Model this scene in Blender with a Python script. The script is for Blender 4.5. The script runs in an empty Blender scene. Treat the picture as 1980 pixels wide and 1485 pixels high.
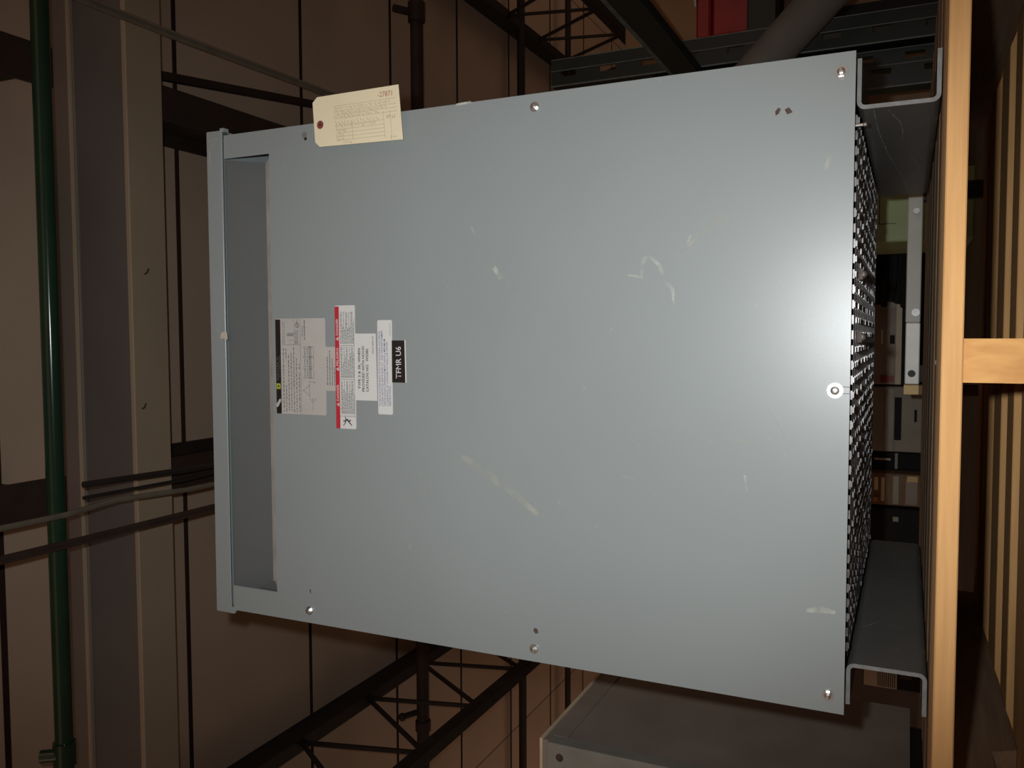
import bpy, bmesh, math, random
from mathutils import Vector, Matrix

random.seed(7)
SC = bpy.context.scene
COL = SC.collection
GZ = 0.215            # height of the transformer's bottom edge above the floor

# ---------------------------------------------------------------- camera
cam_d = bpy.data.cameras.new('camera')
cam = bpy.data.objects.new('camera', cam_d)
COL.objects.link(cam)
cam_d.sensor_fit = 'HORIZONTAL'
cam_d.sensor_width = 36.0
cam_d.lens = 29.89
cam_d.clip_start = 0.02
cam_d.clip_end = 60
ax = Vector((-0.00335204, 0.42278728, -0.90622275))   # image right (the camera is rolled, so this points down)
ay = Vector((0.99843036, 0.05207958, 0.02060399))     # image up (towards the room's right)
az = Vector((0.05590681, -0.90473125, -0.42229823))
m = Matrix((ax, ay, az)).transposed().to_4x4()
m.translation = Vector((0.0623, -1.0407, -0.0602 + GZ))
cam.matrix_world = m
SC.camera = cam

# ---------------------------------------------------------------- world, flash, added fill lights, exposure
w = bpy.data.worlds.new('dim_hall'); SC.world = w
w.use_nodes = True
w.node_tree.nodes['Background'].inputs[0].default_value = (1.0, 0.64, 0.46, 1)
w.node_tree.nodes['Background'].inputs[1].default_value = 0.260

fl = bpy.data.lights.new('camera_flash', 'SPOT')
fl.energy = 44
fl.color = (0.96, 0.985, 1.0)
fl.shadow_soft_size = 0.009
fl.spot_size = math.radians(74)
fl.spot_blend = 1.0
flo = bpy.data.objects.new('camera_flash', fl); COL.objects.link(flo)
fm = Matrix((ax, ay, az)).transposed().to_4x4()
fm.translation = Vector((0.090, -1.035, -0.012 + GZ))
flo.matrix_world = fm @ Matrix.Diagonal((1.7, 1.0, 1.0, 1.0))      # a flash throws wider along the frame's long side

for (lx, ly) in ((-5.5, -4.0), (5.5, -4.0)):  # added fill lights behind the camera to brighten the ceiling
    l = bpy.data.lights.new('ceiling_fill_near', 'AREA'); l.energy = 14; l.size = 3.0; l.color = (1.0, 0.60, 0.42)
    lo = bpy.data.objects.new('ceiling_fill_near', l); COL.objects.link(lo)
    lo.location = (lx, ly, 1.6 + GZ)
    lo.rotation_euler = (Vector((0, 2.5, 2.2 + GZ)) - Vector(lo.location)).to_track_quat('-Z', 'Y').to_euler()

for (lx, ly) in ((-4.6, 4.2), (4.8, 4.6)):        # added warm fill lights out of frame, brightening the far roof planks
    l = bpy.data.lights.new('ceiling_fill_far', 'POINT'); l.energy = 24; l.shadow_soft_size = 0.9; l.color = (1.0, 0.66, 0.48)
    lo = bpy.data.objects.new('ceiling_fill_far', l); COL.objects.link(lo)
    lo.location = (lx, ly, 0.7 + GZ)

SC.view_settings.view_transform = 'Standard'
SC.view_settings.look = 'None'
SC.view_settings.gamma = 1
SC.view_settings.exposure = 0
SC.view_settings.use_curve_mapping = False

# ---------------------------------------------------------------- materials
def mat(name, col, rough=0.6, metal=0.0, var=0.12, scale=14.0, bump=0.0, bscale=60.0, spec=0.5, stretch=(1, 1, 1), col2=None, rnd=0.0, fleck=None):
    m = bpy.data.materials.new(name); m.use_nodes = True
    nt = m.node_tree; N = nt.nodes; L = nt.links
    b = N['Principled BSDF']
    b.inputs['Roughness'].default_value = rough
    b.inputs['Metallic'].default_value = metal
    b.inputs['Specular IOR Level'].default_value = spec
    tc = N.new('ShaderNodeTexCoord'); mp = N.new('ShaderNodeMapping')
    mp.inputs['Scale'].default_value = stretch
    L.new(tc.outputs['Object'], mp.inputs['Vector'])
    nz = N.new('ShaderNodeTexNoise'); nz.inputs['Scale'].default_value = scale; nz.inputs['Detail'].default_value = 6
    L.new(mp.outputs['Vector'], nz.inputs['Vector'])
    cr = N.new('ShaderNodeValToRGB')
    cr.color_ramp.elements[0].position = 0.3; cr.color_ramp.elements[1].position = 0.7
    c2 = col2 if col2 else tuple(min(1, c * (1 + var)) for c in col)
    c1 = col if col2 else tuple(c * (1 - var) for c in col)
    cr.color_ramp.elements[0].color = (*c1, 1); cr.color_ramp.elements[1].color = (*c2, 1)
    L.new(nz.outputs['Fac'], cr.inputs['Fac'])
    out = cr.outputs['Color']
    if rnd:
        oi = N.new('ShaderNodeObjectInfo'); mr = N.new('ShaderNodeMapRange')
        mr.inputs['To Min'].default_value = 1 - rnd; mr.inputs['To Max'].default_value = 1 + rnd
        L.new(oi.outputs['Random'], mr.inputs['Value'])
        hv = N.new('ShaderNodeHueSaturation'); L.new(mr.outputs['Result'], hv.inputs['Value'])
        L.new(out, hv.inputs['Color']); out = hv.outputs['Color']
    if fleck:
        n2 = N.new('ShaderNodeTexNoise'); n2.inputs['Scale'].default_value = fleck[1]; n2.inputs['Detail'].default_value = 3
        L.new(mp.outputs['Vector'], n2.inputs['Vector'])
        r2 = N.new('ShaderNodeValToRGB'); r2.color_ramp.elements[0].position = fleck[2]; r2.color_ramp.elements[1].position = min(1, fleck[2] + 0.06)
        L.new(n2.outputs['Fac'], r2.inputs['Fac'])
        mx = N.new('ShaderNodeMix'); mx.data_type = 'RGBA'
        mul = N.new('ShaderNodeMath'); mul.operation = 'MULTIPLY'; mul.inputs[1].default_value = fleck[3]
        L.new(r2.outputs['Color'], mul.inputs[0]); L.new(mul.outputs[0], mx.inputs['Factor'])
        L.new(out, mx.inputs['A']); mx.inputs['B'].default_value = (*fleck[0], 1)
        out = mx.outputs['Result']
    L.new(out, b.inputs['Base Color'])
    if bump:
        n3 = N.new('ShaderNodeTexNoise'); n3.inputs['Scale'].default_value = bscale; n3.inputs['Detail'].default_value = 5
        L.new(mp.outputs['Vector'], n3.inputs['Vector'])
        bp = N.new('ShaderNodeBump'); bp.inputs['Strength'].default_value = bump; bp.inputs['Distance'].default_value = 0.002
        L.new(n3.outputs['Fac'], bp.inputs['Height']); L.new(bp.outputs['Normal'], b.inputs['Normal'])
    return m

def alpha_mat(name, col, a, scale=70.0):
    m = mat(name, col, 0.8, var=0.1)
    nt = m.node_tree; N = nt.nodes; L = nt.links
    nz = N.new('ShaderNodeTexNoise'); nz.inputs['Scale'].default_value = scale; nz.inputs['Detail'].default_value = 6
    tc = N.new('ShaderNodeTexCoord'); L.new(tc.outputs['Object'], nz.inputs['Vector'])
    mr = N.new('ShaderNodeMapRange'); mr.inputs['From Min'].default_value = 0.35; mr.inputs['From Max'].default_value = 0.7
    mr.inputs['To Min'].default_value = 0.0; mr.inputs['To Max'].default_value = a
    L.new(nz.outputs['Fac'], mr.inputs['Value']); L.new(mr.outputs['Result'], N['Principled BSDF'].inputs['Alpha'])
    return m

M = {
 'paint': mat('grey_enamel', (0.285, 0.318, 0.315), 0.33, var=0.035, scale=3.2, bump=0.04, bscale=900, spec=0.5, fleck=((0.46, 0.48, 0.46), 60, 0.72, 0.25)),
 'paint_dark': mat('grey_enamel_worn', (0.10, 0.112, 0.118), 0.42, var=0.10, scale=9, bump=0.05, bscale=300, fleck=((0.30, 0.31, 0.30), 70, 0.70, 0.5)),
 'foot': mat('foot_channel_enamel', (0.11, 0.11, 0.105), 0.40, var=0.08, scale=7, bump=0.06, bscale=400, fleck=((0.40, 0.40, 0.38), 90, 0.70, 0.5)),
 'gasket': mat('pale_flange_paint', (0.50, 0.50, 0.46), 0.7, var=0.15, scale=30),
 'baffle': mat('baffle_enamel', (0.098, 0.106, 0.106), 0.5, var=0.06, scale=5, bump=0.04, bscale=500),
 'zinc': mat('zinc_plate', (0.62, 0.62, 0.60), 0.28, 0.9, var=0.08, scale=60),
 'edge': mat('lit_cut_edge', (0.20, 0.205, 0.20), 0.5, var=0.2, scale=120),  # front faces of the feet: flash light put into a paler grey
 'dullzinc': mat('dull_zinc', (0.40, 0.40, 0.39), 0.45, 0.6, var=0.15, scale=60),
 'screen': mat('punched_screen_steel', (0.17, 0.16, 0.16), 0.35, 0.3, var=0.45, scale=90),
 'coil': mat('winding_varnish', (0.16, 0.11, 0.07), 0.3, var=0.3, scale=30),
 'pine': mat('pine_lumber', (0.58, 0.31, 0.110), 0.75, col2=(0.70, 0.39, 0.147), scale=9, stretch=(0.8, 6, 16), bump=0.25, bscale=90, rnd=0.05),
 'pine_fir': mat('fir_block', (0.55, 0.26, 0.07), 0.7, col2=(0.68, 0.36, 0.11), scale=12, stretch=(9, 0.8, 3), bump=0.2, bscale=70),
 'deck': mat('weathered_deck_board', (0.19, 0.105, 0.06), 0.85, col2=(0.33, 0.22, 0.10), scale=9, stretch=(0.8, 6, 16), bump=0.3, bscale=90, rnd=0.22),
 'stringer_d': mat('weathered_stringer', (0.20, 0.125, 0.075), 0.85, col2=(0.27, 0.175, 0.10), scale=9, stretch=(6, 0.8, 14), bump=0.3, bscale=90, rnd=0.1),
 'concrete': mat('floor_concrete', (0.26, 0.235, 0.205), 0.85, var=0.15, scale=6, bump=0.2, bscale=80),
 'wall': mat('painted_block', (0.11, 0.09, 0.072), 0.9, var=0.15, scale=3),
 'ceil': mat('tan_roof_plank', (0.66, 0.50, 0.365), 0.85, var=0.06, scale=2.0, bump=0.12, bscale=150, rnd=0.03),
 'joint': mat('joint_shadow_filler', (0.05, 0.022, 0.014), 0.9),
 'girder_g': mat('girder_grey', (0.155, 0.145, 0.135), 0.7, var=0.08, scale=3),
 'girder_t': mat('girder_tan', (0.42, 0.34, 0.235), 0.75, var=0.06, scale=3),
 'girder_s': mat('girder_flange_grey', (0.23, 0.20, 0.17), 0.6, var=0.06, scale=3),
 'steel_d': mat('rust_brown_steel', (0.040, 0.024, 0.018), 0.7, var=0.3, scale=9),
 'steel_b': mat('black_steel', (0.022, 0.018, 0.015), 0.7, var=0.3, scale=9),
 'greenpipe': mat('green_pipe_enamel', (0.020, 0.050, 0.028), 0.16, var=0.12, scale=6),
 'conduit': mat('dusty_conduit', (0.10, 0.09, 0.07), 0.6, var=0.15, scale=20),
 'conduit_g': mat('galvanised_conduit', (0.17, 0.155, 0.115), 0.5, var=0.15, scale=20),
 'rack': mat('dark_green_rack_enamel', (0.003, 0.010, 0.008), 0.45, var=0.2, scale=14),
 'rackedge': mat('rack_edge_pale', (0.10, 0.11, 0.095), 0.5, var=0.3, scale=30),  # paler tone along the post edges and beam lip
 'carton': mat('brown_carton', (0.23, 0.145, 0.085), 0.9, var=0.1, scale=6),
 'carton_o': mat('orange_carton', (0.24, 0.13, 0.06), 0.9, var=0.1, scale=6),
 'red': mat('red_enamel', (0.26, 0.016, 0.014), 0.5, var=0.18, scale=12),
 'rod': mat('bare_rod', (0.62, 0.60, 0.55), 0.4, 0.3),
 'tube': mat('grey_board_tube', (0.125, 0.108, 0.088), 0.9, var=0.12, scale=8),
 'cabside': mat('dusty_dark_cabinet', (0.36, 0.30, 0.245), 0.75, var=0.12, scale=7, bump=0.1, bscale=200),
 'cabframe': mat('grey_cabinet_edge', (0.34, 0.33, 0.28), 0.65, var=0.15, scale=12),
 'cabtop': mat('lit_rim_and_tan_strip', (0.86, 0.70, 0.48), 0.6, var=0.1, scale=12),  # cabinet's lit top rim put into the colour; also plain tan strips
 'black': mat('black_recess', (0.008, 0.007, 0.007), 0.8),
 'green': mat('sage_green_enamel', (0.36, 0.45, 0.22), 0.6, var=0.12, scale=6),
 'rail': mat('light_grey_rail', (0.50, 0.49, 0.43), 0.45, var=0.08, scale=12),
 'railw': mat('rail_glare_and_white', (0.86, 0.87, 0.80), 0.4, var=0.06, scale=20),  # flash glare on the rail painted as colour; also plain white for small tags
 'block': mat('pale_wood_block', (0.80, 0.60, 0.28), 0.75, var=0.08, scale=20),
 'farcab': mat('far_grey_cabinet', (0.36, 0.32, 0.26), 0.7, var=0.12, scale=9),
 'farcab2': mat('far_olive_cabinet', (0.38, 0.36, 0.28), 0.7, var=0.12, scale=9),
 'louver': mat('far_beige_louver', (0.66, 0.58, 0.42), 0.7, var=0.06, scale=9),
 'white': mat('label_white', (0.70, 0.70, 0.67), 0.55, var=0.02, scale=30),
 'plate': mat('nameplate_foil', (0.50, 0.485, 0.45), 0.5, 0.0, var=0.05, scale=30),
 'red_l': mat('label_red', (0.52, 0.030, 0.045), 0.5, var=0.04),
 'ink': mat('label_ink', (0.04, 0.04, 0.04), 0.6),
 'ink_soft': mat('label_ink_faint', (0.17, 0.165, 0.16), 0.6),
 'ink_blue': mat('label_ink_blue', (0.20, 0.20, 0.36), 0.6),
 'blk_l': mat('label_black', (0.022, 0.018, 0.016), 0.4),
 'yel': mat('emblem_yellow', (0.42, 0.45, 0.05), 0.5),
 'manila': mat('manila_card', (0.90, 0.80, 0.55), 0.8, var=0.03, scale=14),
 'ring': mat('tag_eyelet_brown', (0.22, 0.060, 0.045), 0.7),
 'pencil': mat('tag_pencil', (0.42, 0.34, 0.22), 0.8),
 'redink': mat('tag_red_number', (0.46, 0.20, 0.12), 0.8),
 'torn': mat('torn_paper', (0.56, 0.50, 0.43), 0.8, var=0.1, scale=60),
 'rust': mat('rust_mark', (0.09, 0.055, 0.045), 0.8, var=0.3, scale=200),
 'debris': mat('pale_debris', (0.30, 0.32, 0.27), 0.7),
}
M['scuff'] = alpha_mat('pale_scuff', (0.62, 0.64, 0.58), 0.75)
M['scuff_soft'] = alpha_mat('soft_scuff', (0.58, 0.58, 0.50), 0.42, 45)

# ---------------------------------------------------------------- helpers
class MB:
    """collects shapes given in metres; heights are measured from the transformer's bottom edge"""
    def __init__(s): s.bm = bmesh.new(); s.mats = []
    def _box(s, co):
        v = [s.bm.verts.new(c) for c in co]
        fs = []
        for f in ((0, 3, 2, 1), (4, 5, 6, 7), (0, 1, 5, 4), (1, 2, 6, 5), (2, 3, 7, 6), (3, 0, 4, 7)):
            fs.append(s.bm.faces.new([v[i] for i in f]))
        return v, fs
    def box(s, x0, x1, y0, y1, z0, z1, bev=0.0, seg=1):
        v, fs = s._box([(x0, y0, z0), (x1, y0, z0), (x1, y1, z0), (x0, y1, z0), (x0, y0, z1), (x1, y0, z1), (x1, y1, z1), (x0, y1, z1)])
        if bev:
            es = list({e for f in fs for e in f.edges})
            bmesh.ops.bevel(s.bm, geom=es, offset=bev, segments=seg, affect='EDGES', profile=0.6)
        return s
    def bar(s, p, q, wid, hgt, up=(0, 0, 1)):
        p = Vector(p); q = Vector(q); d = (q - p).normalized(); u = Vector(up)
        sd = d.cross(u).normalized() * wid / 2; t = sd.cross(d).normalized() * hgt / 2
        s._box([p - sd - t, p + sd - t, q + sd - t, q - sd - t, p - sd + t, p + sd + t, q + sd + t, q - sd + t])
        return s
    def cyl(s, p, q, r, n=16, r2=None):
        p = Vector(p); q = Vector(q); d = (q - p); L = d.length
        mt = d.to_track_quat('Z', 'Y').to_matrix().to_4x4(); mt.translation = (p + q) / 2
        bmesh.ops.create_cone(s.bm, cap_ends=True, cap_tris=False, segments=n, radius1=r, radius2=(r if r2 is None else r2), depth=L, matrix=mt)
        return s
    def tube(s, pts, r, n=10):
        for a, b in zip(pts, pts[1:]): s.cyl(a, b, r, n)
        for a in pts[1:-1]:
            bmesh.ops.create_uvsphere(s.bm, u_segments=n, v_segments=6, radius=r, matrix=Matrix.Translation(a))
        return s
    def ball(s, c, r, sc=(1, 1, 1)):
        bmesh.ops.create_uvsphere(s.bm, u_segments=14, v_segments=8, radius=r, matrix=Matrix.Translation(c) @ Matrix.Diagonal((*sc, 1)))
        return s
    def prism(s, poly, y0, y1):
        """poly = (x, z) points, pushed from y0 to y1"""
        a = [s.bm.verts.new((x, y0, z)) for x, z in poly]; b = [s.bm.verts.new((x, y1, z)) for x, z in poly]
        s.bm.faces.new(a); s.bm.faces.new(b[::-1]); n = len(poly)
        for i in range(n): s.bm.faces.new((a[i], b[i], b[(i + 1) % n], a[(i + 1) % n]))
        return s
    def build(s, name, material, parent=None, smooth=False, **kw):
        return obj(name, s.bm, material, parent, smooth, **kw)

def root_origin(p):
    while p and p.parent: p = p.parent
    return Vector(p['_o']) if p else Vector((0, 0, 0))

def obj(name, bm, material, parent=None, smooth=False, origin=None, **kw):
    bmesh.ops.recalc_face_normals(bm, faces=bm.faces)
    o0 = root_origin(parent) if parent else (Vector(origin) if origin else None)
    if o0 is None:
        vs = [v.co for v in bm.verts]
        o0 = Vector(((min(v.x for v in vs) + max(v.x for v in vs)) / 2, (min(v.y for v in vs) + max(v.y for v in vs)) / 2, min(v.z for v in vs)))
    bmesh.ops.translate(bm, verts=bm.verts, vec=-o0)
    me = bpy.data.meshes.new(name); bm.to_mesh(me); bm.free()
    if smooth:
        for p in me.polygons: p.use_smooth = True
        try: me.set_sharp_from_angle(angle=math.radians(40))
        except Exception: pass
    for mm in (material if isinstance(material, list) else [material]): me.materials.append(mm)
    o = bpy.data.objects.new(name, me); COL.objects.link(o)
    if parent: o.parent = parent
    else: o.location = o0 + Vector((0, 0, GZ)); o['_o'] = tuple(o0)
    for k, v in kw.items(): o[k] = v
    return o

def thing(name, label, cat, o, rotz=0.0, group=None):
    e = bpy.data.objects.new(name, None); COL.objects.link(e); e.empty_display_size = 0.05
    e.location = Vector(o) + Vector((0, 0, GZ)); e.rotation_euler = (0, 0, rotz); e['_o'] = tuple(o)
    e['label'] = label; e['category'] = cat
    if group: e['group'] = group
    return e

def tag(o, label, cat, group=None):
    o['label'] = label; o['category'] = cat
    if group: o['group'] = group
    return o

def struct(o): o['kind'] = 'structure'; return o

def dup(o, off, parent=None):
    """a further copy of a part, moved by off"""
    c = o.copy(); COL.objects.link(c); c.location = Vector(o.location) + Vector(off)
    if parent: c.parent = parent
    return c

def text_into(bm, body, x, z, size, y, width=None, align='LEFT', thick=0.0, spacing=1.0):
    """flat lettering on the front face, baseline start at (x, z), reading towards +x"""
    cu = bpy.data.curves.new('t', 'FONT'); cu.body = body; cu.size = size; cu.resolution_u = 3
    cu.align_x = align; cu.offset = thick; cu.space_character = spacing
    ob = bpy.data.objects.new('t', cu); COL.objects.link(ob)
    dg = bpy.context.evaluated_depsgraph_get(); dg.update()
    me = bpy.data.meshes.new_from_object(ob.evaluated_get(dg))
    wd = max((v.co.x for v in me.vertices), default=1) - min((v.co.x for v in me.vertices), default=0)
    k = width / wd if width else 1.0
    n0 = len(bm.verts)
    bm.from_mesh(me); bm.verts.ensure_lookup_table()
    for v in list(bm.verts)[n0:]:
        a, b = v.co.x * k, v.co.y
        v.co = Vector((x + a, y, z + b))
    bpy.data.objects.remove(ob); bpy.data.curves.remove(cu); bpy.data.meshes.remove(me)

def rrect(x0, x1, z0, z1, r, n=4):
    pts = []
    for cx, cz, a0 in ((x1 - r, z1 - r, 0), (x0 + r, z1 - r, 90), (x0 + r, z0 + r, 180), (x1 - r, z0 + r, 270)):
        for i in range(n + 1):
            a = math.radians(a0 + 90 * i / n); pts.append((cx + r * math.cos(a), cz + r * math.sin(a)))
    return pts

# ================================================================ THE SETTING
F = -GZ                                   # floor height in working coordinates
mb = MB(); mb.box(-9, 9, -5, 9.2, F - 0.1, F)
struct(mb.build('floor', M['concrete']))
mb = MB(); mb.box(-9, 9, 9.0, 9.2, F, 2.5)
struct(mb.build('wall_back', M['wall']))

CZ = 2.40                                  # underside of the roof planks
mb = MB(); mb.box(-9, 9, -4.5, 9.1, CZ + 0.0075, CZ + 0.12)
ceil = struct(mb.build('ceiling', M['joint']))
y = 1.315 - 0.72 * 7
proto = None
joint = 0.021
while y < 9.0:
    for xx in (-8.1, -2.7, 2.7):
        off = (xx, y, 0)
        if proto is None:
            mb = MB(); mb.box(xx + 0.003, xx + 5.397, y + joint / 2, y + 0.72 - joint / 2, CZ, CZ + 0.007)
            mb.bm.normal_update()
            for f in mb.bm.faces:
                if abs(f.calc_center_median().z - CZ) > 1e-4: f.material_index = 1
            proto = mb.build('ceiling_plank', [M['ceil'], M['joint']], ceil); base = (xx, y)
        else:
            dup(proto, (xx - base[0], y - base[1], 0))
    y += 0.72

# big cross girder (runs left to right)
g = thing('roof_girder', 'deep grey cross girder with tan underside spanning the roof behind the green pipe', 'beam', (0, 0.83, 2.016))
MB().box(-8, 8, 0.764, 0.897, 2.016, 2.034, 0.003).build('bottom_flange', M['girder_t'], g, label='tan bottom flange')
MB().box(-8, 8, 0.812, 0.850, 2.034, 2.286).build('web', M['girder_g'], g)
MB().box(-8, 8, 0.803, 0.897, 2.286, 2.399, 0.003).build('top_flange', M['girder_s'], g)
MB().cyl((-8, 0.802, 2.300), (8, 0.802, 2.300), 0.008, 8).build('edge_bead', M['girder_t'], g, True)

# roof beams running away from the camera
def ibeam(name, label, xa, xb, z0, y0, y1, material):
    t = thing(name, label, 'beam', ((xa + xb) / 2, (y0 + y1) / 2, z0), group=None)
    xm = (xa + xb) / 2
    MB().box(xa, xb, y0, y1, z0, z0 + 0.014, 0.002).build('bottom_flange', material, t)
    MB().box(xm - 0.008, xm + 0.008, y0, y1, z0 + 0.014, CZ - 0.014).build('web', material, t)
    MB().box(xa, xb, y0, y1, CZ - 0.014, CZ - 0.0005).build('top_flange', material, t)
    return t
# the beams butt against the girder: one length in front, one behind
for (nm, xa, xb, lab) in (('roof_beam', 0.753, 0.862, 'dark brown roof beam right of the transformer'), ('roof_beam', -0.432, -0.328, 'dark brown roof beam left of the transformer')):
    t = ibeam(nm, lab + ', near length in front of the girder', xa, xb, 2.10, -2.0, 0.595, M['steel_d'])
    t = ibeam(nm, lab + ', far length behind the girder', xa, xb, 2.10, 0.898, 3.4, M['steel_d'])
mb = MB(); mb.bar((0.945, 0.905, 2.345), (1.10, 2.15, 2.345), 0.028, 0.03)
t = mb.build('roof_brace', M['steel_d']); tag(t, 'thin dark diagonal brace fanning out beside the right roof beam', 'brace')

# pipes
g = thing('green_pipe', 'glossy dark green pipe running across under the roof, at far left of the picture', 'pipe', (0, 0.382, 1.84))
MB().cyl((-5, 0.385, 1.861), (5, 0.38, 1.861), 0.0215, 32).build('pipe_run', M['greenpipe'], g, True)
mb = MB().cyl((-0.96, 0.383, 1.861), (-1.02, 0.383, 1.861), 0.027, 24); mb.cyl((-0.99, 0.375, 1.86), (-0.99, 0.345, 1.90), 0.016, 16)
mb.build('coupling', M['greenpipe'], g, True)
g = thing('sprinkler_pipe', 'dark brown sprinkler pipe crossing the roof trusses', 'pipe', (0, 2.524, 2.07))
MB().cyl((-6, 2.524, 2.10), (6, 2.524, 2.10), 0.0305, 24).build('pipe_run', M['steel_d'], g, True)
mb = MB().cyl((1.56, 2.524, 2.10), (1.65, 2.524, 2.10), 0.041, 20); mb.cyl((1.60, 2.51, 2.11), (1.60, 2.42, 2.16), 0.018, 12)
mb.build('tee_fitting', M['steel_d'], g, True)
mb = MB().cyl((-1.85, 2.524, 2.10), (-1.90, 2.524, 2.10), 0.038, 20); mb.cyl((-1.80, 2.51, 2.11), (-1.80, 2.43, 2.15), 0.014, 12); mb.ball((-1.80, 2.42, 2.155), 0.02)
mb.build('sprinkler_head', M['steel_d'], g, True)
for (yy, zz, r, lab) in ((4.15, 2.29, 0.026, 'nearer thin black pipe along the far roof planks'), (5.00, 2.29, 0.022, 'farther thin black pipe along the far roof planks')):
    mb = MB().cyl((-7, yy, zz), (7, yy, zz), r, 14); o = mb.build('roof_pipe', M['steel_b'], None, True); tag(o, lab, 'pipe')
mb = MB().tube([(0.938, -0.6, 1.925), (0.953, 0.9, 1.925), (0.972, 1.75, 1.925)], 0.0125, 12)
o = mb.build('conduit', M['conduit_g'], None, True); tag(o, 'thin grey conduit slanting from the upper left corner towards the tag', 'conduit')
mb = MB().tube([(-0.368, -0.8, 1.80), (-0.370, 0.36, 1.80), (-0.362, 0.52, 1.812), (-0.372, 0.75, 1.80), (-0.378, 2.2, 1.80)], 0.0075, 10)
o = mb.build('conduit', M['conduit_g'], None, True); tag(o, 'thin pale kinked conduit left of the transformer, between two dark ones', 'conduit')
mb = MB().tube([(-0.437, -0.8, 1.79), (-0.440, 0.4, 1.79), (-0.437, 2.0, 1.79)], 0.0105, 10)
o = mb.build('conduit', M['steel_d'], None, True); tag(o, 'dark conduit farthest left of the three that run away over the green pipe', 'conduit')
mb = MB().tube([(-0.308, 0.43, 1.82), (-0.318, 0.76, 1.82), (-0.325, 2.0, 1.82)], 0.0085, 10)
mb.tube([(-0.342, 0.43, 1.822), (-0.346, 0.76, 1.822), (-0.330, 1.2, 1.822)], 0.005, 8)
o = mb.build('cable', M['steel_b'], None, True); tag(o, 'pair of black cables starting at the green pipe left of the transformer', 'cable')

# open-web roof trusses running away from the camera
def truss(label, X, zb, ytop0, y0, y1, ph):
    t = thing('roof_truss', label, 'truss', (X, (y0 + y1) / 2, zb))
    MB().box(X - 0.032, X + 0.032, ytop0, y1, 2.285, 2.398, 0.003).build('top_chord', M['steel_b'], t)
    MB().box(X - 0.030, X + 0.030, y0, y1, zb - 0.03, zb + 0.03, 0.003).build('bottom_chord', M['steel_b'], t)
    yy = ph
    pv = pd = None
    while yy < y1 - 0.2:
        if yy > y0:
            if pv is None:
                pv = MB().bar((X, yy, zb), (X, yy - 0.14, 2.30), 0.016, 0.016, (1, 0, 0)).build('web_strut', M['steel_b'], t)
                pd = MB().bar((X, yy - 0.14, 2.30), (X, yy - 0.50, zb), 0.016, 0.016, (1, 0, 0)).build('web_diagonal', M['steel_b'], t)
                py = yy
            else:
                dup(pv, (0, yy - py, 0)); dup(pd, (0, yy - py, 0))
        yy += 0.50
    return t
truss('open web steel roof truss on the left, crossing behind the grey cabinet', -1.700, 1.764, 0.905, 0.905, 7.5, 1.48)
truss('open web steel roof truss on the right, above the green rack', 2.10, 1.735, 0.905, 0.905, 8.8, 1.60)

# ================================================================ THE TRANSFORMER
W2 = 0.38
T = thing('transformer', 'large grey dry type transformer cabinet with labels, standing on a wooden pallet', 'transformer', (0, 0.32, -0.0875))
# front cover with the slot opening under the lid
mb = MB()
mb.prism([(-W2, 0.0), (W2, 0.0), (W2, 0.926), (0.3435, 0.926), (0.3435, 0.836), (-0.3395, 0.836), (-0.3395, 0.926), (-W2, 0.926)], 0.0, 0.0022)
mb.box(-W2 + 0.02, W2 - 0.075, 0.0022, 0.014, 0.0005, 0.0025)
mb.box(-W2, -W2 + 0.0022, 0.0022, 0.02, 0.001, 0.92); mb.box(W2 - 0.0022, W2, 0.0022, 0.02, 0.001, 0.92)
cover = mb.build('front_cover', M['paint'], T)
# body sheets behind it
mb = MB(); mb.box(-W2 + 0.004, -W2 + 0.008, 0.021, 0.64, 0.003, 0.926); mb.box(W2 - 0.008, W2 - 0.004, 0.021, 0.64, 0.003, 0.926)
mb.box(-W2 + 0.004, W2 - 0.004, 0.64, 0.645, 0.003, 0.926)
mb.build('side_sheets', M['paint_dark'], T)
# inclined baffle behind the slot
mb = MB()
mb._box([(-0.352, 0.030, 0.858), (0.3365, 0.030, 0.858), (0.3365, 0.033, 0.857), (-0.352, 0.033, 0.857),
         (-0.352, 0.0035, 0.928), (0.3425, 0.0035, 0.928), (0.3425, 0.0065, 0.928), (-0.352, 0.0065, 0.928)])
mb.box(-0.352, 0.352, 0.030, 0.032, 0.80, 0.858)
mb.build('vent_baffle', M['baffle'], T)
mb = MB()
mb._box([(-0.3385, 0.0030, 0.834), (0.3425, 0.0030, 0.834), (0.3425, 0.0045, 0.834), (-0.3385, 0.0045, 0.834),
         (-0.3300, 0.0150, 0.856), (0.3330, 0.0150, 0.856), (0.3330, 0.0165, 0.856), (-0.3300, 0.0165, 0.856)])
mb.build('slot_flange', M['gasket'], T, label='pale flange along the lower edge of the vent slot')
# lid
mb = MB()
mb.prism([(-0.3845, 0.9285), (0.3870, 0.9265), (0.3875, 0.9565), (-0.3845, 0.9590)], -0.0035, -0.0015)
mb.box(-0.3845, -0.3825, -0.0015, 0.65, 0.9275, 0.958); mb.box(0.3850, 0.3870, -0.0015, 0.65, 0.9275, 0.957)
mb.box(-0.3845, 0.3870, -0.0030, 0.65, 0.956, 0.9585)
lid = mb.build('lid', M['paint'], T)
MB().box(-0.380, 0.3905, -0.0050, -0.0034, 0.9262, 0.9295, 0.0006).build('lid_hem', M['paint'], T)
for pl, yb in (([(0.3845, 0.921), (0.3905, 0.9215), (0.390, 0.9295), (0.3845, 0.9295)], 0.006), ([(-0.3845, 0.9215), (-0.380, 0.9195), (-0.374, 0.924), (-0.374, 0.9295), (-0.3845, 0.9295)], -0.0005)):
    MB().prism(pl, -0.0045, yb).build('lid_corner_tab', M['paint'], T)
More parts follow.
